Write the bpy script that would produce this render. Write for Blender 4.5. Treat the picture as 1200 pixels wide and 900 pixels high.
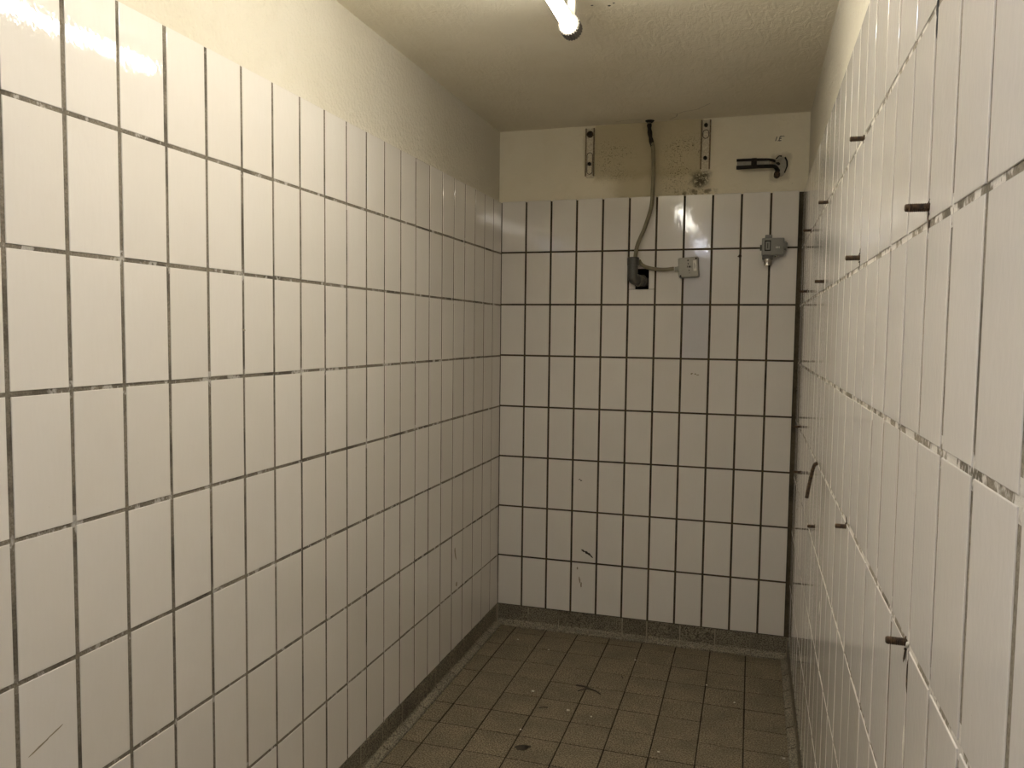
import bpy, bmesh, math, random
from mathutils import Matrix, Vector
random.seed(7)
S = bpy.context.scene
COL = S.collection
for o in list(bpy.data.objects): bpy.data.objects.remove(o)

# ------------------------------------------------------------------ camera, world, exposure
W = 1.3855           # room width between the tiled faces (x = 0 .. W), far wall at y = 0, floor z = 0
H = 2.44             # ceiling
REAR = -4.57         # wall behind the viewer
PR = 0.019           # tiles stand this far in front of the painted plaster
cam_d = bpy.data.cameras.new('camera'); cam = bpy.data.objects.new('camera', cam_d); COL.objects.link(cam)
cam_d.sensor_width = 36.0; cam_d.lens = 921.856/1200*36.0; cam_d.clip_start = 0.01
def cam_matrix(loc, yaw, pitch, roll):
    m = Matrix.Rotation(yaw,4,'Z') @ Matrix.Rotation(pitch,4,'X') @ Matrix.Rotation(roll,4,'Y') @ Matrix.Rotation(math.pi/2,4,'X')
    return Matrix.Translation(loc) @ m
cam.matrix_world = cam_matrix((1.1952,-3.7045,1.4632), 0.29659, -0.06522, -0.01196)
S.camera = cam
w = bpy.data.worlds.new('world'); S.world = w; w.use_nodes = True
w.node_tree.nodes['Background'].inputs[0].default_value = (0.8,0.85,1,1)
w.node_tree.nodes['Background'].inputs[1].default_value = 0.02
S.view_settings.view_transform = 'Standard'; S.view_settings.look = 'None'
S.view_settings.gamma = 1.0; S.view_settings.use_curve_mapping = False
S.view_settings.exposure = 0.30
TUBE_POWER = 40.0        # emission strength of the fluorescent tube
TUBE_COL = (1.0, 0.955, 0.845)
TUBE2_POWER = 34.0
TUBE2_COL = (0.95, 0.985, 1.12)
CORR_FILL_POWER = 5.0         # emission strength of the added fill lamp in the corridor behind the viewer
CORR_FILL_COL = (1.0, 0.93, 0.95)

# ------------------------------------------------------------------ material helpers
class NT:
    def __init__(s, name):
        s.m = bpy.data.materials.new(name); s.m.use_nodes = True
        s.t = s.m.node_tree; s.b = s.t.nodes['Principled BSDF']
    def n(s, typ, **kw):
        nd = s.t.nodes.new(typ)
        for k, v in kw.items():
            if k == 'inp':
                for a, b in v.items():
                    if isinstance(b, bpy.types.NodeSocket): s.t.links.new(b, nd.inputs[a])
                    else: nd.inputs[a].default_value = b
            else: setattr(nd, k, v)
        return nd
    def link(s, a, b): s.t.links.new(a, b)
    def coord(s, kind='Object'): return s.n('ShaderNodeTexCoord').outputs[kind]
    def mapping(s, vec, scale=(1,1,1), loc=(0,0,0)):
        return s.n('ShaderNodeMapping', inp={'Vector':vec,'Scale':scale,'Location':loc}).outputs[0]
    def noise(s, vec, scale, detail=3, rough=.55, dist=0):
        return s.n('ShaderNodeTexNoise', inp={'Vector':vec,'Scale':scale,'Detail':detail,'Roughness':rough,'Distortion':dist}).outputs[0]
    def ramp(s, fac, a, b, ca=(0,0,0,1), cb=(1,1,1,1)):
        r = s.n('ShaderNodeValToRGB', inp={'Fac':fac}); e = r.color_ramp.elements
        e[0].position=a; e[1].position=b; e[0].color=ca; e[1].color=cb
        return r.outputs[0]
    def mix(s, fac, a, b, mode='MIX'):
        nd = s.n('ShaderNodeMix', data_type='RGBA', blend_type=mode)
        for i, v in ((0,fac),(6,a),(7,b)):
            if isinstance(v, bpy.types.NodeSocket): s.t.links.new(v, nd.inputs[i])
            else: nd.inputs[i].default_value = v if i==0 else (*v[:3],1)
        return nd.outputs[2]
    def math(s, op, a, b=0.0, clamp=False):
        nd = s.n('ShaderNodeMath', operation=op, use_clamp=clamp)
        for i, v in ((0,a),(1,b)):
            if isinstance(v, bpy.types.NodeSocket): s.t.links.new(v, nd.inputs[i])
            else: nd.inputs[i].default_value = v
        return nd.outputs[0]
    def smooth(s, x, lo, hi):
        return s.n('ShaderNodeMapRange', interpolation_type='SMOOTHSTEP', inp={'Value':x,'From Min':lo,'From Max':hi}).outputs[0]
    def bump(s, h, strength, dist):
        s.link(s.n('ShaderNodeBump', inp={'Height':h,'Strength':strength,'Distance':dist}).outputs[0], s.b.inputs['Normal'])
    def base(s, c):
        if isinstance(c, bpy.types.NodeSocket): s.link(c, s.b.inputs['Base Color'])
        else: s.b.inputs['Base Color'].default_value = (*c[:3],1)
    def set(s, **kw):
        for k, v in kw.items(): 
            k = k.replace('_',' ')
            if isinstance(v, bpy.types.NodeSocket): s.link(v, s.b.inputs[k])
            else: s.b.inputs[k].default_value = v

def m_tile(name, col, rough=.042):
    t = NT(name); oc = t.coord()
    rnd = t.n('ShaderNodeObjectInfo').outputs['Random']
    off = t.n('ShaderNodeCombineXYZ', inp={0:t.math('MULTIPLY',rnd,37.0),1:0.0,2:t.math('MULTIPLY',rnd,91.0)}).outputs[0]
    v = t.n('ShaderNodeVectorMath', operation='ADD', inp={0:oc,1:off}).outputs[0]
    fine = t.noise(t.mapping(v,(1,1,.12)),160,2)
    wave = t.noise(t.mapping(v,(1,1,.55)),90,2)
    cl = t.noise(v,9,3)
    tint = t.mix(t.math('MULTIPLY',rnd,.9),(.93,.925,.91),(1,1,1))
    c = t.mix(1.0,col,tint,'MULTIPLY')
    c = t.mix(t.math('MULTIPLY',t.ramp(fine,.35,.7),.10),c,(col[0]*.82,col[1]*.8,col[2]*.76))
    c = t.mix(t.math('MULTIPLY',t.ramp(cl,.45,.75),.10),c,(col[0]*.86,col[1]*.82,col[2]*.74))
    # tiny chips and dirt specks
    sp = t.noise(v,210,1)
    c = t.mix(t.math('MULTIPLY',t.ramp(sp,.80,.83),.6),c,(.12,.10,.07))
    t.base(c)
    t.set(Roughness=t.ramp(fine,.2,.8,(rough*.85,)*3+(1,),(rough*1.25,)*3+(1,)), Specular_IOR_Level=.5)
    h = t.math('ADD',t.math('MULTIPLY',wave,1.0),t.math('MULTIPLY',fine,.05))
    t.bump(h,.075,.003)
    return t.m
TILE = m_tile('glazed_tile_white',(.76,.72,.67))
TILE_COOL = m_tile('glazed_tile_cool_white',(.66,.645,.66))

def m_grout(name, dark, light, pale, amt, z0=None):
    t = NT(name); v = t.coord()
    a = t.noise(v,260,3,.7); b = t.noise(v,7,4,.6); c3 = t.noise(t.mapping(v,(1,1,.7),(3,8,1)),24,4,.7)
    c = t.mix(t.ramp(a,.3,.75),dark,light)
    c = t.mix(t.math('MULTIPLY',t.ramp(b,.48,.62),.65),c,tuple(x*.35 for x in dark))
    pm = t.math('MULTIPLY',t.ramp(c3,1-amt,1-amt+.06),.8)
    if z0 is not None:      # lime residue was smeared into the bed joints only
        fr = t.math('FRACT',t.math('DIVIDE',t.math('ADD',t.n('ShaderNodeSeparateXYZ',inp={0:v}).outputs[2],.125-z0),.25))
        pm = t.math('MULTIPLY',pm,t.math('LESS_THAN',t.math('ABSOLUTE',t.math('SUBTRACT',fr,.5)),.07))
    c = t.mix(pm,c,pale)
    t.base(c); t.set(Roughness=.9,Specular_IOR_Level=.2); t.bump(a,.7,.002)
    return t.m
GROUT_L = m_grout('grout_grey_brown',(.135,.115,.085),(.29,.255,.205),(.50,.47,.43),.45,.098)
GROUT_B = m_grout('grout_dark_brown',(.055,.043,.026),(.13,.105,.07),(.30,.27,.21),.30)
GROUT_R = m_grout('grout_pale_patched',(.17,.145,.105),(.34,.30,.24),(.70,.66,.60),.53,.094)
GROUT_F = m_grout('floor_grout',(.018,.014,.008),(.06,.048,.03),(.09,.075,.05),.30)
GROUT_BASE = m_grout('base_grout',(.26,.22,.16),(.40,.36,.28),(.45,.42,.34),.40)

def m_plaster(name, col, stain=False, bscale=75, bstr=.8, bdist=.008, brush=False):
    t = NT(name); v = t.coord()
    big = t.noise(v,1.7,4); mid = t.noise(v,14,4)
    c = t.mix(t.ramp(big,.35,.7),col,(col[0]*.93,col[1]*.915,col[2]*.87))
    c = t.mix(t.math('MULTIPLY',t.ramp(mid,.55,.8),.22),c,(col[0]*.82,col[1]*.78,col[2]*.68))
    sp = t.noise(v,85,2); rare = t.noise(v,5,2)
    c = t.mix(t.math('MULTIPLY',t.math('MULTIPLY',t.ramp(sp,.76,.79),t.ramp(rare,.5,.6)),.7),c,(.10,.08,.05))
    if stain:
        x,y,z = (t.n('ShaderNodeSeparateXYZ',inp={0:v}).outputs[i] for i in range(3))
        wob = t.math('MULTIPLY',t.math('SUBTRACT',t.noise(v,18,4,.65),.5),.05)
        xx = t.math('ADD',x,wob); zz = t.math('ADD',z,wob)
        def box(x0,x1,z0,z1,sx,sz):
            m = t.math('MULTIPLY',t.smooth(xx,x0-sx,x0+sx),t.math('SUBTRACT',1.0,t.smooth(xx,x1-sx,x1+sx)))
            n = t.math('MULTIPLY',t.smooth(zz,z0-sz,z0+sz),t.math('SUBTRACT',1.0,t.smooth(zz,z1-sz,z1+sz)))
            return t.math('MULTIPLY',m,n)
        old = box(.448,.945,2.19,2.5,.006,.022)                # unpainted older coat behind a removed fitting
        low = box(.55,.985,2.05,2.22,.05,.03)
        c = t.mix(t.math('MULTIPLY',old,.65),c,(.46,.385,.215))
        c = t.mix(t.math('MULTIPLY',low,.5),c,(.46,.385,.215))
        # mildew specks on the old coat
        m1 = t.noise(v,150,3,.75); m2 = t.noise(v,9,3,.6)
        dx1 = box(.47,.64,2.19,2.36,.03,.04); dx2 = box(.79,.95,2.10,2.36,.05,.04)
        sel = t.math('MAXIMUM',t.math('MULTIPLY',dx1,.8),dx2)
        thr = t.math('MULTIPLY',t.math('MULTIPLY',t.ramp(m1,.54,.62),t.ramp(m2,.36,.50)),sel)
        c = t.mix(t.math('MULTIPLY',thr,.8),c,(.07,.055,.03))
        blot = t.math('MULTIPLY',box(.905,.975,2.140,2.200,.024,.018),t.ramp(t.noise(v,60,4,.75),.36,.50))
        c = t.mix(t.math('MULTIPLY',blot,.9),c,(.045,.035,.02))
        edge = t.math('MULTIPLY',box(.84,1.0,2.09,2.122,.03,.006),t.ramp(t.noise(v,40,3,.7),.45,.6))
        c = t.mix(t.math('MULTIPLY',edge,.7),c,(.09,.06,.03))
        hole = box(1.245,1.325,2.15,2.262,.01,.01)
        c = t.mix(t.math('MULTIPLY',hole,.35),c,(.28,.22,.13))
    t.base(c); t.set(Roughness=.75,Specular_IOR_Level=.25)
    if brush:
        h = t.math('ADD',t.noise(t.mapping(v,(1,.35,1)),28,5,.6,1.5),t.math('MULTIPLY',t.noise(v,90,2),.35))
    else:
        h = t.math('ADD',t.noise(v,bscale,3,.5),t.math('MULTIPLY',t.noise(v,12,3),.6))
    t.bump(h,bstr,bdist)
    return t.m
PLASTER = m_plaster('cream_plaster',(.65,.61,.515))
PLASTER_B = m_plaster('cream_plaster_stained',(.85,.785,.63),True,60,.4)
CEIL = m_plaster('cream_ceiling_paint',(.88,.82,.68),False,brush=True,bstr=.5,bdist=.008)

def m_stone(name, a, b, c2, wet=0):
    t = NT(name); v = t.coord(); rnd = t.n('ShaderNodeObjectInfo').outputs['Random']
    off = t.n('ShaderNodeCombineXYZ', inp={0:t.math('MULTIPLY',rnd,17.0),1:t.math('MULTIPLY',rnd,53.0),2:0.0}).outputs[0]
    vv = t.n('ShaderNodeVectorMath', operation='ADD', inp={0:v,1:off}).outputs[0]
    g = t.noise(vv,190,2,.6); g2 = t.noise(vv,240,1); l = t.noise(vv,6,4,.6)
    c = t.mix(t.ramp(g,.42,.57),a,b)
    c = t.mix(t.ramp(g2,.62,.72),c,c2)
    c = t.mix(t.math('MULTIPLY',t.ramp(l,.42,.72),.45),c,tuple(x*.45 for x in a))
    c = t.mix(t.math('MULTIPLY',rnd,.22),c,tuple(x*.6 for x in b))
    t.base(c); t.set(Roughness=.62,Specular_IOR_Level=.35); t.bump(g,.35,.0012)
    return t.m
FLOOR_M = m_stone('speckled_floor_tile',(.085,.066,.036),(.31,.255,.17),(.50,.44,.33))
BASE_M = m_stone('speckled_base_tile',(.050,.042,.028),(.26,.225,.16),(.42,.38,.29))
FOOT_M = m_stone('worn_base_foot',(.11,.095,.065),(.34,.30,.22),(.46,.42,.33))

def m_plain(name, col, rough=.5, metal=0.0, var=.25, scale=60, bump=.2):
    t = NT(name); v = t.coord(); n = t.noise(v,scale,4,.65)
    t.base(t.mix(t.ramp(n,.35,.7),col,tuple(x*(1-var) for x in col)))
    t.set(Roughness=rough,Metallic=metal); t.bump(n,bump,.001); return t.m
def m_rust(name, a, b, rough=.8):
    t = NT(name); v = t.coord(); n = t.noise(v,140,4,.7)
    t.base(t.mix(t.ramp(n,.4,.62),a,b)); t.set(Roughness=rough,Metallic=.25); t.bump(n,.6,.001); return t.m
RUST = m_rust('rusty_steel',(.030,.020,.012),(.11,.062,.028))
STRAP = m_rust('flaking_painted_steel',(.74,.69,.56),(.55,.48,.35),.7)
STRAP_E = m_rust('rust_stained_edge',(.34,.28,.18),(.16,.11,.06),.8)
BLACKRUST = m_rust('blackened_steel',(.010,.008,.006),(.035,.026,.018))
GREYPL = m_plain('dark_grey_plastic',(.095,.09,.075),.38)
BOXPL = m_plain('light_grey_plastic',(.40,.385,.335),.5,0,.08)
SWGREY = m_plain('mid_grey_enamel',(.25,.245,.22),.4,0,.1)
DARK = m_plain('dark_recess',(.012,.010,.008),.8)
CABLE = m_plain('grey_beige_cable_sheath',(.27,.235,.15),.5,0,.3,30)
WHITEL = m_plain('white_label',(.68,.66,.60),.5,0,.05)
INK = m_plain('dark_print',(.05,.045,.04),.6)
GREYSTR = m_plain('pale_grey_strip',(.36,.33,.26),.5)
CHROME = m_plain('brushed_metal',(.55,.52,.46),.25,1.0,.2)
PATCHP = m_plain('raw_filler_plaster',(.50,.46,.37),.85,0,.25,40,.6)
LAMPW = m_plain('lamp_white_enamel',(.42,.39,.32),.4,0,.05)
RIBD = m_plain('ribbed_grey_rubber',(.17,.15,.12),.55)
SCUFF = m_plain('black_scuff',(.04,.033,.022),.7)
SCUFF2 = m_plain('brown_scuff',(.30,.25,.17),.6)
CHIPW = m_plain('white_chip',(.75,.72,.62),.7)
CORRW = m_plain('corridor_paint',(.62,.60,.57),.8)
DOORM = m_plain('grey_door_frame',(.30,.30,.29),.5)
def m_emit(name, col, s):
    t = NT(name); t.base((.8,.8,.8)); t.set(Emission_Color=(*col,1),Emission_Strength=s); return t.m
TUBE = m_emit('glowing_tube',TUBE_COL,TUBE_POWER)
TUBE2 = m_emit('glowing_tube_cooler',TUBE2_COL,TUBE2_POWER)
CORR_FILL = m_emit('fill_panel_glow',CORR_FILL_COL,CORR_FILL_POWER)

# ------------------------------------------------------------------ mesh helpers
def box(bm, x0,x1,y0,y1,z0,z1):
    vs=[bm.verts.new((x,y,z)) for x in (x0,x1) for y in (y0,y1) for z in (z0,z1)]
    for f in ((0,1,3,2),(4,6,7,5),(0,4,5,1),(2,3,7,6),(0,2,6,4),(1,5,7,3)): bm.faces.new([vs[i] for i in f])
def rbox(bm, x0,x1,y0,y1,z0,z1,r=.002,seg=2):
    t=bmesh.new(); box(t,x0,x1,y0,y1,z0,z1)
    bmesh.ops.bevel(t,geom=t.edges[:],offset=r,segments=seg,profile=.5,affect='EDGES'); merge(bm,t)
def merge(bm,t):
    me=bpy.data.meshes.new('tmp'); t.to_mesh(me); t.free(); bm.from_mesh(me); bpy.data.meshes.remove(me)
def cyl(bm, a, b, r, n=16, r2=None, cap=True):
    a=Vector(a); b=Vector(b); d=b-a; q=d.to_track_quat('Z','Y').to_matrix().to_4x4()
    bmesh.ops.create_cone(bm,cap_ends=cap,segments=n,radius1=r,radius2=r if r2 is None else r2,depth=d.length,matrix=Matrix.Translation((a+b)/2)@q)
def tube(bm, pts, r, n=12, sub=6):
    # smooth swept tube through pts (Catmull-Rom)
    P=[Vector(p) for p in pts]; Q=[]
    for i in range(len(P)-1):
        p0=P[max(i-1,0)];p1=P[i];p2=P[i+1];p3=P[min(i+2,len(P)-1)]
        for k in range(sub):
            t=k/sub; Q.append(.5*((2*p1)+(p2-p0)*t+(2*p0-5*p1+4*p2-p3)*t*t+(3*p1-p0-3*p2+p3)*t**3))
    Q.append(P[-1]); rings=[]; rr=r if callable(r) else (lambda s:r)
    up=Vector((0,-1,0.01)).normalized()
    for i,q in enumerate(Q):
        d=(Q[min(i+1,len(Q)-1)]-Q[max(i-1,0)]).normalized()
        u=up-d*up.dot(d)
        if u.length<1e-3: u=Vector((1,0,0))-d*d.x
        u.normalize(); v=d.cross(u); up=u; rad=rr(i/(len(Q)-1))
        rings.append([bm.verts.new(q+(u*math.cos(a)+v*math.sin(a))*rad) for a in [2*math.pi*j/n for j in range(n)]])
    for A,B in zip(rings,rings[1:]):
        for j in range(n): bm.faces.new((A[j],A[(j+1)%n],B[(j+1)%n],B[j]))
    bm.faces.new(rings[0][::-1]); bm.faces.new(rings[-1])
def prism(bm, poly, y0, y1):
    # polygon in (x,z), extruded between y0 (front) and y1
    a=[bm.verts.new((x,y0,z)) for x,z in poly]; b=[bm.verts.new((x,y1,z)) for x,z in poly]
    bm.faces.new(a); bm.faces.new(b[::-1])
    for i in range(len(poly)): j=(i+1)%len(poly); bm.faces.new((a[j],a[i],b[i],b[j]))
def finish(bm, name, smooth=False):
    bmesh.ops.recalc_face_normals(bm, faces=bm.faces)
    me=bpy.data.meshes.new(name); bm.to_mesh(me); bm.free()
    if smooth:
        for p in me.polygons: p.use_smooth=True
        try: me.set_sharp_from_angle(angle=math.radians(40))
        except Exception: pass
    return me
def obj(name, bm, mat, parent=None, smooth=False):
    me = bm if isinstance(bm,bpy.types.Mesh) else finish(bm,name,smooth)
    if not me.materials: me.materials.append(mat)
    o=bpy.data.objects.new(name,me); COL.objects.link(o)
    if parent is not None:
        o.parent=parent; o.matrix_parent_inverse=parent.matrix_basis.inverted()
    return o
def tag(o,label,cat,group=None,kind=None):
    o['label']=label; o['category']=cat
    if group: o['group']=group
    if kind: o['kind']=kind
    return o
def empty(name,loc,label,cat,group=None):
    o=bpy.data.objects.new(name,None); COL.objects.link(o); o.location=loc; o.empty_display_size=.05
    return tag(o,label,cat,group)
def B(): return bmesh.new()

# ------------------------------------------------------------------ room shell
HX0,HX1,HZ0,HZ1 = .660,.722,1.672,1.768       # hole in the far wall behind the pipe elbow
def holed(bm,x0,x1,y0,y1,z0,z1):
    box(bm,x0,HX0,y0,y1,z0,z1); box(bm,HX1,x1,y0,y1,z0,z1); box(bm,HX0,HX1,y0,y1,z0,HZ0); box(bm,HX0,HX1,y0,y1,HZ1,z1)
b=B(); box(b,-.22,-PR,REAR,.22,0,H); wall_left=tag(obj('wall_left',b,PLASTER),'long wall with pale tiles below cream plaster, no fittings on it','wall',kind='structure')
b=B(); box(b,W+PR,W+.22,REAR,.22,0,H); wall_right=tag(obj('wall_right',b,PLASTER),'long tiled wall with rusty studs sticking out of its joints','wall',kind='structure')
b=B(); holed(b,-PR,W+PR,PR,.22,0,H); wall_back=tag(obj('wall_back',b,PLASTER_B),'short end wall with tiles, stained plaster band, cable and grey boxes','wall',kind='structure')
b=B(); box(b,HX0,HX1,.20,.215,HZ0,HZ1)
box(b,HX0,HX1,.0025,.20,HZ0,HZ0+.001); box(b,HX0,HX1,.0025,.20,HZ1-.001,HZ1); box(b,HX0,HX0+.001,.0025,.20,HZ0,HZ1); box(b,HX1-.001,HX1,.0025,.20,HZ0,HZ1)
obj('hole_shade_lining',b,DARK,wall_back)  # dark plates added to blacken the hole, its shade put into the colour
b=B(); box(b,-.22,W+.22,REAR,.22,-.12,-.0013); floor=tag(obj('floor',b,GROUT_F),'floor of brown speckled square tiles with dark joints','floor',kind='structure')
b=B(); box(b,-.22,W+.22,REAR-1.6,.22,H,H+.12); ceiling=tag(obj('ceiling',b,CEIL),'rough cream painted ceiling above the tiled room','ceiling',kind='structure')
# wall behind the viewer with an open doorway to a corridor holding an added fill lamp
b=B(); dx0,dx1,dz=.22,1.17,2.02; yr0,yr1=REAR-.12,REAR
box(b,-.22,dx0,yr0,yr1,0,H); box(b,dx1,W+.22,yr0,yr1,0,H); box(b,dx0,dx1,yr0,yr1,dz,H)
tag(obj('wall_front',b,PLASTER),'cream plaster wall around the open doorway','wall',kind='structure')
b=B(); box(b,dx0,dx0+.05,yr0-.01,yr1+.01,0,dz); box(b,dx1-.05,dx1,yr0-.01,yr1+.01,0,dz); box(b,dx0+.05,dx1-.05,yr0-.01,yr1+.01,dz-.05,dz)
tag(obj('door_1',b,DOORM),'grey frame of the open doorway','door frame',kind='structure')
b=B(); yc=REAR-1.6
box(b,-.22,W+.22,yc-.1,yc,0,H); box(b,-.32,-.22,yc-.1,yr0,0,H); box(b,W+.22,W+.32,yc-.1,yr0,0,H)
tag(obj('wall_corridor',b,CORRW),'plain pale corridor walls outside the doorway','wall',kind='structure')
b=B(); box(b,-.32,W+.32,yc-.1,REAR,-.12,0); tag(obj('floor_corridor',b,FLOOR_M),'brown speckled corridor floor outside the doorway','floor',kind='structure')
cl=empty('corridor_fill_lamp',(W/2,REAR-.8,H),'added square flat fill lamp on the corridor ceiling','lamp')  # added, unseen lamp that sends fill light in through the doorway
b=B(); rbox(b,W/2-.32,W/2+.32,REAR-1.12,REAR-.48,H-.05,H,.01); obj('fill_lamp_housing',b,LAMPW,cl)
b=B(); box(b,W/2-.29,W/2+.29,REAR-1.09,REAR-.51,H-.056,H-.0505); obj('fill_diffuser',b,CORR_FILL,cl)

# ------------------------------------------------------------------ wall tiles
DEPTH=.0014; DEPTH_B=.003
def grout_bed(name,x0,x1,y0,y1,parent,mat,hole=False):
    b=B()
    (holed if hole else box)(b,x0,x1,y0,y1,0.0,2.094)
    return obj(name,b,mat,parent)
grout_bed('grout_bed',-PR,-DEPTH,REAR,PR,wall_left,GROUT_L)
grout_bed('grout_bed',W+DEPTH,W+PR,REAR,PR,wall_right,GROUT_R)
grout_bed('grout_bed',-DEPTH,W+DEPTH,DEPTH_B,PR,wall_back,GROUT_B,True)
_tm={}
def tile_mesh(wd,ht,bv=.0011,dp=.012):
    k=(round(wd,4),round(ht,4))
    if k in _tm: return _tm[k]
    bm=B(); hw,hh=wd/2,ht/2
    lv=[(0,dp),(0,bv),(bv*.3,bv*.3),(bv,0)]     # (inset, y)
    rings=[[bm.verts.new((sx*(hw-i),y,sz*(hh-i))) for sx,sz in ((-1,-1),(1,-1),(1,1),(-1,1))] for i,y in lv]
    for A,C in zip(rings,rings[1:]):
        for j in range(4): bm.faces.new((A[j],A[(j+1)%4],C[(j+1)%4],C[j]))
    bm.faces.new(rings[-1]); _tm[k]=finish(bm,'tile'); return _tm[k]
def put_tile(me,loc,rz,parent,mat,name='tile',wob=.0022):
    if not me.materials: me.materials.append(mat)
    o=bpy.data.objects.new(name,me); COL.objects.link(o)
    o.location=loc
    o.rotation_euler=(random.gauss(0,wob*.5),0,rz+random.gauss(0,wob))
    o.parent=parent
    if mat is not me.materials[0]:
        o.material_slots[0].link='OBJECT'; o.material_slots[0].material=mat
    return o
ZB,VP=.10,.25
JH,JV=.0082,.0098
def edges_left():
    e=[.004]+[-(21-i)*.12855+.0079 for i in range(20,-16,-1)]
    return [v for v in e if v>REAR]
def edges_right():
    e=[-.004-.1280*k for k in range(16)]                       # corner .. y=-1.92
    meas=[-2.052,-2.165,-2.298,-2.415,-2.550,-2.675,-2.793,-2.918,-3.049]
    e+=meas+[-3.049-.1268*k for k in range(1,13)]
    return e
RROWS=[2.094,1.844,1.5945,1.3435,1.090,.841,.592,.345,.10]
LROWS=[2.0945,1.8490,1.5980,1.3490,1.0990,.8475,.5970,.3480,.10]
BROWS=[2.0985,1.8525,1.6005,1.3520,1.1010,.8510,.6010,.3500,.10]
def tile_side(ed,rows,x,rz,parent,sgn):
    for a,c in zip(ed,ed[1:]):
        for zt,zb in zip(rows,rows[1:]):
            wd=round((a-c)-JV,3); top=zt if zt==rows[0] else zt-JH/2; bot=zb+JH/2
            if zb==.10: bot=.1015
            ht=round(top-bot,3)
            put_tile(tile_mesh(wd,ht),(x+random.gauss(0,.0003),(a+c)/2+random.gauss(0,.0004),(top+bot)/2+random.gauss(0,.0004)),rz,parent,TILE)
tile_side(edges_left(),LROWS,0.0,math.pi/2,wall_left,1)
tile_side(edges_right(),RROWS,W,-math.pi/2,wall_right,-1)
HB=.12527
for c in range(11):
    for r in range(8):
        jb=.0090; xa=c*HB+(jb/2 if c else .003); xb=(c+1)*HB-(jb/2 if c<10 else .010)
        top=BROWS[r]-(JH/2 if r else 0); bot=BROWS[r+1]+(JH/2 if r<7 else .0015)
        if c==5 and r==1:
            bm=B(); prism(bm,[(xa,HZ0+.001),(HX0,HZ0+.001),(HX0,HZ1),(HX1,HZ1),(HX1,HZ0+.001),(xb,HZ0+.001),(xb,top),(xa,top)],0,.012)
            obj('tile',bm,TILE,wall_back)
            put_tile(tile_mesh(round(xb-xa,3),round(HZ0-.0008-bot,3)),((xa+xb)/2,.0003,(bot+HZ0-.0008)/2),0,wall_back,TILE)
            continue
        mat=TILE_COOL if (c,r) in ((7,1),(7,2)) else TILE
        put_tile(tile_mesh(round(xb-xa,3),round(top-bot,3)),((xa+xb)/2,random.gauss(0,.0003),(top+bot)/2),0,wall_back,mat)

# ------------------------------------------------------------------ cove base tiles
def cove_mesh(ln):
    # local: length along x, face towards -y, worn foot rounding out at the bottom
    bm=B(); pf=[(.012,.0975),(-.001,.0975),(-.002,.0965),(-.002,.026),(-.004,.0195),(-.010,.0150),(-.019,.0115),(-.027,.0085),(-.0295,.005),(-.0295,-.002),(.012,-.002)]
    a=[bm.verts.new((-ln/2,y,z)) for y,z in pf]; c=[bm.verts.new((ln/2,y,z)) for y,z in pf]
    for i in range(len(pf)):
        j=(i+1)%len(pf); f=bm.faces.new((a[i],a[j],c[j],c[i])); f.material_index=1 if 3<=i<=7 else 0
    bm.faces.new(a[::-1]); bm.faces.new(c); return finish(bm,'base_tile')
_cm={}
def base_run(root,ed,place,rz):
    for a,c in zip(ed,ed[1:]):
        ln=round(abs(a-c)-.005,3)
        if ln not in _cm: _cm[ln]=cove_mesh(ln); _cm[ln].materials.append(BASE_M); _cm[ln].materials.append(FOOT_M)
        o=bpy.data.objects.new('base_tile',_cm[ln]); COL.objects.link(o); o.parent=root
        o.location=place((a+c)/2); o.rotation_euler=(0,0,rz)
def base_core(name,bxs,label):
    b=B(); 
    for q in bxs: box(b,*q)
    return tag(obj(name,b,GROUT_BASE),label,'baseboard',kind='structure')
bl=base_core('baseboard_left',[(-DEPTH,.0018,REAR,0,0,.0965),(0,.0255,REAR,-.0255,-.003,.0065)],'dark speckled cove base along the wall without studs')
br=base_core('baseboard_right',[(W-.0018,W+DEPTH,REAR,0,0,.0965),(W-.0255,W,REAR,-.0255,-.003,.0065)],'dark speckled cove base along the studded wall')
bb=base_core('baseboard_back',[(0,W,-.0018,DEPTH,0,.0965),(.0,W,-.0255,0,-.003,.0065)],'dark speckled cove base under the end wall')
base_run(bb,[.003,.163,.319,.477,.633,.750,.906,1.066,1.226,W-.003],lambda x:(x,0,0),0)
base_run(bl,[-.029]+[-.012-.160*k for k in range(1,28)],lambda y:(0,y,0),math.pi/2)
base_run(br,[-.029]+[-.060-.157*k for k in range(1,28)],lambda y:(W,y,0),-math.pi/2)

# ------------------------------------------------------------------ floor tiles
FX=[.0265]+[.107+.1568*k for k in range(9)]; FX[-1]=W-.0265
FY=[-.0265]+[-.096-.1572*k for k in range(0,28)]
FY=[y for y in FY if y>REAR]+[REAR]
_fm={}
def floor_mesh(wd,ln):
    k=(round(wd,3),round(ln,3))
    if k in _fm: return _fm[k]
    bm=B(); bv=.0015; rings=[[bm.verts.new((sx*(wd/2-i),sy*(ln/2-i),z)) for sx,sy in ((-1,-1),(1,-1),(1,1),(-1,1))] for i,z in ((0,-.010),(0,-bv),(bv,0))]
    for A,C in zip(rings,rings[1:]):
        for j in range(4): bm.faces.new((A[j],A[(j+1)%4],C[(j+1)%4],C[j]))
    bm.faces.new(rings[-1]); me=finish(bm,'floor_tile'); me.materials.append(FLOOR_M); _fm[k]=me; return me
for xa,xb in zip(FX,FX[1:]):
    for ya,yb in zip(FY,FY[1:]):
        wd=xb-xa-.0045; ln=ya-yb-.0036
        if wd<.02 or ln<.02: continue
        o=bpy.data.objects.new('floor_tile',floor_mesh(wd,ln)); COL.objects.link(o); o.parent=floor
        o.location=((xa+xb)/2,(ya+yb)/2,random.gauss(0,.0004)); o.rotation_euler=(random.gauss(0,.002),random.gauss(0,.002),0)

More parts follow.
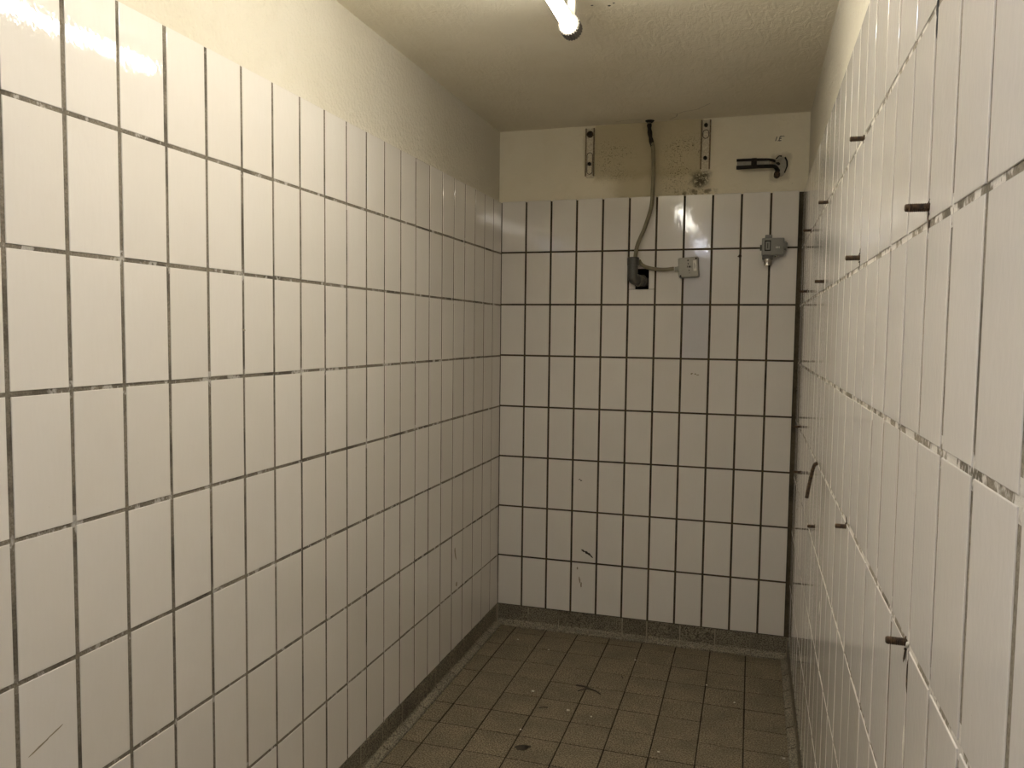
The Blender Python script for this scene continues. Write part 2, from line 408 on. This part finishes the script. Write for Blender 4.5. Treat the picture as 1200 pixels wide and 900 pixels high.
# ------------------------------------------------------------------ fluorescent lamp
LX,LZ=.690,2.300
def tube_lamp(Y0,Y1,mat,label):
    la=empty('tube_lamp',(LX,(Y0+Y1)/2,H),label,'lamp','tube lamps on the ceiling')
    b=B(); rbox(b,LX-.022,LX+.022,Y1-.01,Y0+.012,H-.050,H,.005); obj('batten',b,LAMPW,la,True)
    b=B(); cyl(b,(LX,Y0,LZ),(LX,Y1,LZ),.018,28); obj('tube',b,mat,la,True)
    for y,s in ((Y0,1),(Y1,-1)):
        b=B(); n=36
        cyl(b,(LX,y-.012*s,LZ),(LX,y+.034*s,LZ),.0265,n); 
        for k in range(24):
            a=2*math.pi*k/24; cx,cz=LX+.0270*math.cos(a),LZ+.0270*math.sin(a)
            cyl(b,(cx,y-.010*s,cz),(cx,y+.032*s,cz),.0028,6)
        cp=obj('end_cap',b,RIBD,la,True)
        b=B(); ya,yb=sorted((y+.014*s,y+.034*s)); rbox(b,LX-.012,LX+.012,ya,yb,LZ+.015,H-.001,.004); obj('holder_arm',b,LAMPW,la,True)
        b=B(); cyl(b,(LX+.021,y-.006*s,H-.028),(LX+.034,y-.006*s,H-.028),.008,10); obj('clamp_screw',b,BLACKRUST,la,True)

tube_lamp(-1.555,-2.755,TUBE,'glowing fluorescent tube lamp with ribbed caps, the one nearer the end wall')
tube_lamp(-3.26,-4.46,TUBE2,'glowing fluorescent tube lamp with ribbed caps, the one by the doorway')

# ------------------------------------------------------------------ mounting straps on the end wall
YW=PR          # painted plaster face of the end wall
def strap(x,zb,zt,bolts,label,recess):
    r=empty('mounting_strap',(x,YW,zb),label,'bracket','steel straps left on the plaster band')
    hw=.022; b=B(); n=8
    pts=[(x-hw,zt),(x-hw,zb+.012)]+[(x-hw+.012-.012*math.cos(a),zb+.012-.012*math.sin(a)) for a in [math.pi/2*k/4 for k in range(1,5)]]
    pts+=[(x+hw-.012+.012*math.sin(a),zb+.012-.012*math.cos(a)) for a in [math.pi/2*k/4 for k in range(0,5)]]+[(x+hw,zt)]
    prism(b,pts,YW-.006,YW); obj('bar',b,STRAP,r)
    for s in (-1,1):
        b=B(); rbox(b,x+s*(hw-.003)-.003,x+s*(hw-.003)+.003,YW-.012,YW-.004,zb+.008,zt,.001,1); obj('flange',b,STRAP_E,r)
    for z0,z1 in recess:       # raised rim of a long slot
        b=B(); P=[(x+.013*math.cos(a),YW-.007,(z1-.013 if math.sin(a)>=0 else z0+.013)+.013*math.sin(a)) for a in [2*math.pi*k/20 for k in range(20)]]
        tube(b,P+[P[0]],.0016,6,1); obj('slot_rim',b,RUST,r,True)
    for z,rad,wash in bolts:
        if wash:
            b=B(); cyl(b,(x,YW-.006,z),(x,YW-.0095,z),.016,18); obj('washer',b,RUST,r,True)
        b=B(); cyl(b,(x,YW-.006,z),(x,YW-.018,z),rad,6); cyl(b,(x,YW-.016,z),(x,YW-.026,z),rad*.55,10); obj('bolt',b,BLACKRUST,r)
    return r
strap(.430,2.198,2.428,[(2.400,.0105,True),(2.262,.0090,False)],'rusting cream strap with a dark washer at its upper bolt',[(2.215,2.315)])
strap(.9615,2.205,2.432,[(2.408,.0090,False),(2.262,.0090,False)],'rusting cream strap above a black mould blotch',[(2.350,2.388)])

# ------------------------------------------------------------------ cables, elbow
b=B(); tube(b,[(.707,-.006,2.447),(.711,-.006,2.395),(.718,-.010,2.355),(.729,-.018,2.315),(.734,-.022,2.249),(.733,-.020,2.134),(.729,-.022,2.050),(.703,-.030,1.955),(.673,-.036,1.880),(.664,-.040,1.830),(.662,-.042,1.795)],.0092,12,6)
ca=empty('supply_cable',(.707,-.006,2.44),'thick beige cable hanging from a hole in the ceiling','cable')
obj('sheath',b,CABLE,ca,True)
b=B(); tube(b,[(.7085,-.0065,2.425),(.711,-.007,2.395),(.718,-.011,2.355),(.727,-.017,2.322)],lambda s:.0098+.0012*math.sin(s*19),12,6); obj('tape_wrap',b,BLACKRUST,ca,True)
b=B(); cyl(b,(.711,-.008,2.4395),(.711,-.008,2.432),.022,9,.014); o=obj('ceiling_hole_rim',b,DARK,ceiling,False)
EX,EY=.655,-.048
el=empty('pipe_elbow',(.690,0,1.72),'dark grey ribbed plastic elbow coming out of a black hole','pipe')
b=B(); R=.0255
tube(b,[(EX,EY,1.806),(EX,EY,1.772),(EX,EY,1.728),(EX+.003,EY+.003,1.717),(EX+.013,EY+.013,1.7115),(EX+.027,EY+.028,1.711),(EX+.036,EY+.052,1.711),(EX+.037,EY+.12,1.711)],R*.92,20,6)
obj('body',b,GREYPL,el,True)
b=B(); cyl(b,(EX,EY,1.778),(EX,EY,1.812),R*1.06,24); cyl(b,(EX,EY,1.812),(EX,EY,1.8155),R*1.06,24,R*.97); obj('collar',b,GREYPL,el,True)
b=B(); cyl(b,(EX,EY,1.8157),(EX,EY,1.8162),R*.8,20); obj('mouth',b,DARK,el)
for k,(q,dr) in enumerate((((EX+.021,EY+.021,1.7110),(.65,.75,-.08)),((EX+.033,EY+.042,1.711),(.35,.93,0)))):
    d=Vector(dr).normalized(); q=Vector(q); b=B(); cyl(b,q-d*.004,q+d*.004,R*1.13,24); obj('rib',b,GREYPL,el,True)
b=B(); tube(b,[(.6765,-.0125,1.806),(.6815,-.0140,1.795),(.694,-.022,1.782),(.716,-.030,1.771),(.747,-.036,1.763),(.793,-.026,1.760),(.838,-.024,1.764)],.0086,12,6)
tag(obj('branch_cable',b,CABLE,None,True),'short beige cable running sideways from the elbow to the grey sensor box','cable')

# ------------------------------------------------------------------ sensor box (slightly turned)
sb=empty('sensor_box',(.9035,0,1.768),'pale grey square plastic box with a small white label','box')
def brot(o): return o
b=B(); rbox(b,-.0450,.0450,-.036,0,-.0455,.0455,.006,3); base=obj('body',b,BOXPL,sb,True)
b=B(); rbox(b,-.0430,.0430,-.041,-.0355,-.0435,.0435,.003,2); lid=obj('lid',b,BOXPL,sb,True)
parts=[base,lid]
for x,z in ((.036,.037),(-.036,-.037),(.036,-.037),(-.036,.037)):
    b=B(); cyl(b,(x,-.0408,z),(x,-.0422,z),.0042,10); parts.append(obj('screw',b,DARK if x*z>0 else BOXPL,sb))
b=B(); rbox(b,.022,.036,-.0418,-.0408,-.018,.029,.0004,1); lab=obj('label',b,WHITEL,sb); parts.append(lab)
b=B(); box(b,.027,.0285,-.0421,-.0417,-.010,.018); box(b,.0305,.0315,-.0421,-.0417,-.004,.012); obj('print',b,INK,lab)
b=B()
for x,z,sx,sz in ((0,.031,.003,.003),(0,.016,.002,.003),(.005,.002,.004,.004),(-.004,.003,.0015,.004),(.012,.001,.001,.004),(.003,-.014,.0015,.003),(.004,-.026,.002,.001)):
    box(b,x-sx,x+sx,-.0418,-.0409,z-sz,z+sz)
parts.append(obj('print',b,INK,sb))
b=B(); cyl(b,(-.045,-.022,-.003),(-.062,-.022,-.003),.0115,16); cyl(b,(-.045,-.022,-.003),(-.050,-.022,-.003),.0135,6); parts.append(obj('gland',b,BOXPL,sb,True))
for o in parts: o.matrix_parent_inverse=Matrix.Identity(4)
for o in lab.children: o.matrix_parent_inverse=Matrix.Identity(4)
sb.rotation_euler=(0,math.radians(-4),0)

# ------------------------------------------------------------------ grey switch near the corner
sw=empty('pressure_switch',(1.265,0,1.855),'grey metal switch with a dark window and shiny threaded neck','switch')
def SW(name,b,m,sm=False,p=None):
    o=obj(name,b,m,sw if p is None else p,sm); o.matrix_parent_inverse=Matrix.Identity(4); return o
b=B(); rbox(b,-.047,.047,-.045,0,-.040,.036,.004,3); SW('body',b,SWGREY,True)
b=B(); rbox(b,-.045,.045,-.050,-.0445,-.037,.033,.003,2); SW('cover',b,SWGREY,True)
b=B(); rbox(b,-.034,-.004,-.040,-.008,.035,.051,.003,2); SW('cap',b,SWGREY,True)
b=B(); 
for x0,x1,z0,z1 in ((-.035,-.009,.020,.025),(-.035,-.009,-.021,-.016),(-.035,-.031,-.021,.025),(-.013,-.009,-.021,.025)): rbox(b,x0,x1,-.0525,-.0495,z0,z1,.0008,1)
wf=SW('window_frame',b,DARK)
b=B(); box(b,-.031,-.013,-.0508,-.0498,-.016,.020); SW('window_pane',b,SWGREY,False,wf)
b=B(); box(b,-.024,-.020,-.0514,-.0505,-.010,.014); SW('pointer',b,INK,False,wf)
b=B()
for k in range(3): box(b,.012+.006*k,.0155+.006*k,-.0506,-.0498,-.010,-.002)
SW('print',b,WHITEL)
b=B(); cyl(b,(.045,-.024,.004),(.056,-.024,.004),.021,18); cyl(b,(.056,-.024,.004),(.060,-.024,.004),.017,18,.012); SW('end_plug',b,SWGREY,True)
b=B(); cyl(b,(-.047,-.024,-.004),(-.054,-.024,-.004),.013,14); SW('side_screw',b,GREYPL,True)
b=B(); rbox(b,-.044,.004,-.044,-.006,-.056,-.038,.004,2); nk=SW('neck',b,GREYPL,True)
b=B(); cyl(b,(-.020,-.028,-.054),(-.020,-.028,-.083),.0165,20); cyl(b,(-.020,-.028,-.062),(-.020,-.028,-.070),.0190,6); SW('threaded_fitting',b,CHROME,True)
b=B(); cyl(b,(.016,-.024,-.039),(.016,-.024,-.047),.008,10); SW('foot_screw',b,CHROME,True)

# ------------------------------------------------------------------ cut cable rail in a patched hole
rb=empty('cut_conduit_rail',(1.285,YW,2.21),'blackened pair of steel rails sticking sideways out of patched hole','bracket')
b=B(); random.seed(3)
pl=[(1.286+ (.026+random.uniform(-.004,.004))*math.cos(a),2.212+(.042+random.uniform(-.006,.006))*math.sin(a)) for a in [2*math.pi*k/18 for k in range(18)]]
prism(b,pl,YW-.007,YW); obj('plaster_patch',b,PATCHP,rb)
b=B(); random.seed(5)
P=[Vector((1.286+(.027+random.uniform(-.004,.004))*math.cos(a),YW-.004,2.212+(.043+random.uniform(-.005,.005))*math.sin(a))) for a in [2*math.pi*k/14 for k in range(14)]]
for i in (0,1,3,4,7,8,9,12,13): cyl(b,P[i],P[(i+1)%14],.0035,6)
obj('cracked_edge',b,DARK,rb)
yb=-.028
b=B(); tube(b,[(1.100,yb,2.2365),(1.16,yb,2.236),(1.235,yb+.004,2.2335),(1.262,yb+.014,2.228),(1.280,YW-.004,2.220)],.0062,8,5); obj('upper_rail',b,BLACKRUST,rb,True)
b=B(); tube(b,[(1.100,yb,2.2045),(1.16,yb,2.205),(1.235,yb+.004,2.2055),(1.262,yb+.014,2.204),(1.278,YW-.004,2.190)],.0085,8,5); obj('lower_rail',b,BLACKRUST,rb,True)
b=B(); rbox(b,1.102,1.240,yb+.002,yb+.008,2.2105,2.2325,.001,1); obj('web',b,GREYSTR,rb)
b=B(); rbox(b,1.162,1.186,yb-.009,yb+.012,2.198,2.242,.003,2); obj('clip',b,BLACKRUST,rb,True)
b=B(); tube(b,[(1.262,yb+.012,2.226),(1.276,yb+.022,2.232),(1.288,yb+.030,2.242)],.0060,8,4); obj('strut',b,GREYSTR,rb,True)
b=B(); cyl(b,(1.272,YW,2.172),(1.272,YW-.030,2.172),.014,10); cyl(b,(1.272,YW-.028,2.172),(1.272,YW-.036,2.172),.009,10); obj('bolt',b,RUST,rb,True)

# pencilled mark "I.E" on the plaster
b=B(); mx,mz=1.262,2.332; yt=YW-.0006
def stroke(x0,z0,x1,z1,wd=.0034):
    d=Vector((x1-x0,0,z1-z0)); nrm=Vector((-d.z,0,d.x)).normalized()*wd/2
    vs=[b.verts.new((x,yt,z)) for x,z in ((x0+nrm.x,z0+nrm.z),(x1+nrm.x,z1+nrm.z),(x1-nrm.x,z1-nrm.z),(x0-nrm.x,z0-nrm.z))]; b.faces.new(vs)
stroke(mx,mz-.010,mx+.006,mz+.009); stroke(mx+.009,mz-.010,mx+.012,mz-.009,.003)
stroke(mx+.014,mz-.010,mx+.019,mz+.009); stroke(mx+.014,mz-.010,mx+.024,mz-.009); stroke(mx+.017,mz,mx+.025,mz+.001); stroke(mx+.019,mz+.009,mx+.030,mz+.010)
stroke(mx+.033,mz+.008,mx+.036,mz+.011)
obj('pencil_mark',b,INK,wall_back)

# ------------------------------------------------------------------ little anchor in a joint of the end wall
b=B(); cyl(b,(1.1265,.004,1.818),(1.1265,-.007,1.818),.0075,8); cyl(b,(1.1265,-.006,1.818),(1.1265,-.009,1.818),.0055,8)
cyl(b,(1.117,.003,1.8165),(1.1235,-.003,1.8175),.0035,6)
tag(obj('wall_anchor',b,RUST,None,True),'small rusty anchor in a tile joint beside the grey switch','anchor')

# ------------------------------------------------------------------ rusty studs on the studded wall
_sm={}
def stud_mesh(L):
    if L in _sm: return _sm[L]
    bm=B(); n=12; r=.0052; prof=[(.012,r*.92)]; k=0; s=0.0
    while s<L-.002:
        prof.append((-s,r*(1.0 if k%2==0 else .84))); s+=.0011; k+=1
    prof+=[(-L+.001,r*.86),(-L,r*.62)]
    rings=[[bm.verts.new((x,rr*math.cos(2*math.pi*j/n),rr*math.sin(2*math.pi*j/n))) for j in range(n)] for x,rr in prof]
    for A,C in zip(rings,rings[1:]):
        for j in range(n): bm.faces.new((A[j],A[(j+1)%n],C[(j+1)%n],C[j]))
    bm.faces.new(rings[0]); bm.faces.new(rings[-1][::-1]); _sm[L]=finish(bm,'shank',True); _sm[L].materials.append(RUST); return _sm[L]
bm=B(); random.seed(9)
for k in range(9):     # rust flakes and crumbled mortar around the stud hole
    a=2*math.pi*k/9; rr=random.uniform(.005,.008); bmesh.ops.create_icosphere(bm,subdivisions=1,radius=random.uniform(.0015,.003),matrix=Matrix.Translation((.0008,rr*math.cos(a)*.6,rr*math.sin(a)*1.3)))
bmesh.ops.create_icosphere(bm,subdivisions=1,radius=.0035,matrix=Matrix.Translation((.0012,0,.013))@Matrix.Diagonal((.35,.8,2.4,1)))
bmesh.ops.create_icosphere(bm,subdivisions=1,radius=.0035,matrix=Matrix.Translation((.0012,0,-.016))@Matrix.Diagonal((.35,.8,3.0,1)))
crust_me=finish(bm,'rust_crust',True); crust_me.materials.append(RUST)
STUDS=[(-2.043,1.842,.025,0,0,'rusty stud in the topmost joint, second from the empty hole'),
 (-1.275,1.844,.025,0,0,'rusty stud in the topmost joint, third from the empty hole'),
 (-.600,1.850,.027,0,0,'rusty stud in the topmost joint, next to the corner'),
 (-2.680,1.614,.026,0,0,'thick rusty stud just above the second joint, farthest from the end wall'),
 (-2.046,1.615,.025,0,0,'rusty stud just above the second joint, third from the corner'),
 (-1.262,1.621,.026,0,0,'rusty stud just above the second joint, second from the corner'),
 (-.500,1.633,.028,0,0,'rusty stud just above the second joint, next to the corner'),
 (-.400,1.104,.026,0,0,'small rusty stud in the fourth joint, next to the corner'),
 (-2.010,1.081,.021,-.10,0,'rusty stud in the fourth joint with crumbling pale mortar'),
 (-2.660,1.090,.023,.13,0,'thick rusty stud in the fourth joint above a long rust run'),
 (-1.254,.903,.021,0,0,'small rusty stud below the bent rod'),
 (-.520,.942,.026,0,0,'lowest small rusty stud beside the corner')]
for y,z,L,tilt,yaw,lab in STUDS:
    r=empty('threaded_stud',(W,y,z),lab,'bolt','rusty studs in the tile joints')
    for nm,me in (('shank',stud_mesh(L)),('rust_crust',crust_me)):
        o=bpy.data.objects.new(nm,me); COL.objects.link(o); o.parent=r
    r.children[0].rotation_euler=(0,tilt,yaw)
# bent rod
b=B(); tube(b,[(W+.010,-1.262,1.092),(W-.004,-1.262,1.091),(W-.010,-1.256,1.080),(W-.0165,-1.250,1.045),(W-.022,-1.247,1.010),(W-.0255,-1.245,.985)],lambda s:.0052+.0004*math.sin(s*110),10,8)
tag(obj('bent_rod',b,RUST,None,True),'rusty rod bent downwards out of a joint of the studded wall','rod')
# empty hole where a stud is missing
b=B(); bmesh.ops.create_icosphere(b,subdivisions=2,radius=1,matrix=Matrix.Translation((W+.0010,-2.672,1.842))@Matrix.Diagonal((.0016,.0048,.012,1)))
bmesh.ops.create_icosphere(b,subdivisions=2,radius=1,matrix=Matrix.Translation((W+.0012,-2.674,1.822))@Matrix.Diagonal((.0016,.0036,.017,1)))
obj('stud_hole',b,DARK,wall_right,True)
# rust runs and broken mortar under studs
def blob(name,parent,mat,c,s,rot=0):
    b=B(); bmesh.ops.create_icosphere(b,subdivisions=2,radius=1,matrix=Matrix.Translation(c)@Matrix.Rotation(rot,4,'X')@Matrix.Diagonal((*s,1)))
    return obj(name,b,mat,parent,True)
blob('rust_run',wall_right,RUST,(W+.0012,-2.672,1.052),(.0015,.0038,.022))
blob('rust_run',wall_right,RUST,(W+.0012,-2.676,1.602),(.0015,.0036,.018))
blob('mortar_chip',wall_right,CHIPW,(W+.0008,-1.500,.742),(.0018,.0055,.030),.12)
blob('mortar_chip',wall_right,CHIPW,(W+.0012,-2.668,.965),(.0015,.0035,.03))
blob('mortar_chip',wall_right,CHIPW,(W+.0008,-2.664,1.088),(.0018,.012,.004),-.5)

# ------------------------------------------------------------------ scuffs on the tiles and plaster
def scuff(parent,pts,mat,axis):
    random.seed(len(pts)*13+int(pts[0][0]*1000))
    b=B()
    for u,v,su,sv,rot in pts:
        n=9; P=[]; su*=1.3; sv*=1.6
        for k in range(n):
            a=2*math.pi*k/n; q=random.uniform(.65,1.1); x,z=su*q*math.cos(a),sv*q*math.sin(a)
            P.append((u+x*math.cos(rot)-z*math.sin(rot),v+x*math.sin(rot)+z*math.cos(rot)))
        vs=[b.verts.new((x,-.0006,z) if axis=='y' else ((.0006,x,z) if axis=='x0' else (x,z,.0012))) for x,z in P]; b.faces.new(vs)
    return obj('scuff_mark',b,mat,parent)
scuff(wall_back,[(.437,.408,.010,.003,-.5),(.450,.402,.009,.004,-.5),(.462,.396,.010,.004,-.6),(.475,.386,.009,.003,-.7)],SCUFF,'y')
scuff(wall_back,[(.408,.320,.003,.005,0),(.420,.262,.003,.012,.1),(.428,.240,.003,.010,0)],SCUFF2,'y')
scuff(wall_back,[(.419,.753,.004,.002,0),(.410,.758,.004,.0015,.5)],SCUFF,'y')
scuff(wall_back,[(.928,1.284,.006,.002,.5),(.945,1.283,.004,.002,0),(.955,1.279,.006,.0015,.3)],SCUFF2,'y')
scuff(wall_left,[(-.60,.520,.006,.020,.2),(-.592,.500,.004,.012,.3)],SCUFF2,'x0')
scuff(wall_left,[(-.58,.375,.010,.007,.4)],SCUFF2,'x0')
scuff(wall_left,[(-2.655,.715,.020,.0014,.32),(-2.620,.727,.018,.0012,.3)],SCUFF2,'x0')
scuff(wall_left,[(-2.05,1.462,.007,.0015,-.2)],SCUFF2,'x0')
# ------------------------------------------------------------------ debris on the floor
def chip_mesh(seed,r):
    random.seed(seed); bm=B(); bmesh.ops.create_icosphere(bm,subdivisions=1,radius=r,matrix=Matrix.Diagonal((1,.8,.45,1)))
    for v in bm.verts: v.co*=random.uniform(.75,1.2)
    lo=min(v.co.z for v in bm.verts)
    for v in bm.verts: v.co.z-=lo
    return finish(bm,'plaster_crumb')
CH=[(.378,-.689,.0075,'largest white plaster crumb on the brown floor, near the unstudded wall'),
 (.551,-.800,.0075,'white plaster crumb on the floor beside the thin dark twig'),
 (.646,-.822,.0045,'tiny white plaster crumb in the middle of the floor'),
 (.334,-.257,.0050,'small white crumb lying on the floor close to the end wall'),
 (.732,-.243,.0050,'small white crumb in a floor joint under the grey elbow'),
 (.418,-1.000,.0040,'tiny white crumb near the dark floor stain'),
 (1.052,-.402,.0045,'tiny pale crumb in a floor joint under the sensor box'),
 (1.167,-.527,.0055,'pale crumb on the floor below the grey switch'),
 (1.340,-.905,.0060,'pale crumb against the base of the studded wall'),
 (.922,-.998,.0055,'pale crumb on the open floor far from the walls'),
 (.165,-.186,.0050,'small white crumb in the corner without studs')]
for k,(x,y,r,lab) in enumerate(CH):
    o=obj('plaster_crumb',chip_mesh(k,r),CHIPW); o.location=(x,y,.0008); tag(o,lab,'crumb','white crumbs scattered on the floor')
tw=empty('twig',(.59,-.595,0),'thin dark forked twig lying on the floor tiles','twig')
b=B(); tube(b,[(.534,-.579,.004),(.565,-.584,.006),(.596,-.596,.0045),(.622,-.608,.005),(.645,-.628,.004)],lambda s:.0035-.0015*abs(s-.4),6,4); obj('stem',b,SCUFF,tw,True)
b=B(); tube(b,[(.552,-.628,.0035),(.575,-.608,.006),(.598,-.597,.005)],.0022,6,4); obj('side_shoot',b,SCUFF,tw,True)
b=B(); tube(b,[(.439,-.815,.003),(.455,-.808,.004),(.471,-.804,.003)],.002,6,3); tag(obj('dark_splinter',b,SCUFF),'short dark splinter on the floor near the unstudded wall','splinter')
b=B(); tube(b,[(.699,-.430,.003),(.704,-.438,.004),(.708,-.448,.003)],.002,6,3); tag(obj('dark_splinter',b,SCUFF),'short dark splinter on the floor in front of the end wall','splinter')
scuff(floor,[(.452,-1.117,.022,.014,.4),(.475,-1.105,.010,.008,0)],SCUFF,'z')
# crack and specks in the ceiling paint
b=B()
def cstroke(pts,wd):
    for (x0,y0),(x1,y1) in zip(pts,pts[1:]):
        d=Vector((x1-x0,y1-y0,0)); n=Vector((-d.y,d.x,0)).normalized()*wd/2; zc=H-.0008
        b.faces.new([b.verts.new(v) for v in ((x0+n.x,y0+n.y,zc),(x1+n.x,y1+n.y,zc),(x1-n.x,y1-n.y,zc),(x0-n.x,y0-n.y,zc))])
cstroke([(.80,-.01),(.835,-.05),(.842,-.09),(.87,-.12),(.93,-.14),(.99,-.22)],.0022); cstroke([(.842,-.09),(.822,-.105)],.002)
cstroke([(.56,-.03),(.63,-.05),(.68,-.03)],.002)
obj('crack',b,SCUFF2,ceiling)
b=B()
for x,y,r in ((.754,-1.315,.005),(.770,-1.330,.004),(.705,-1.33,.004)):
    b.faces.new([b.verts.new((x+r*math.cos(a),y+r*math.sin(a),H-.0008)) for a in [2*math.pi*k/8 for k in range(8)]])
obj('paint_speck',b,SCUFF,ceiling)
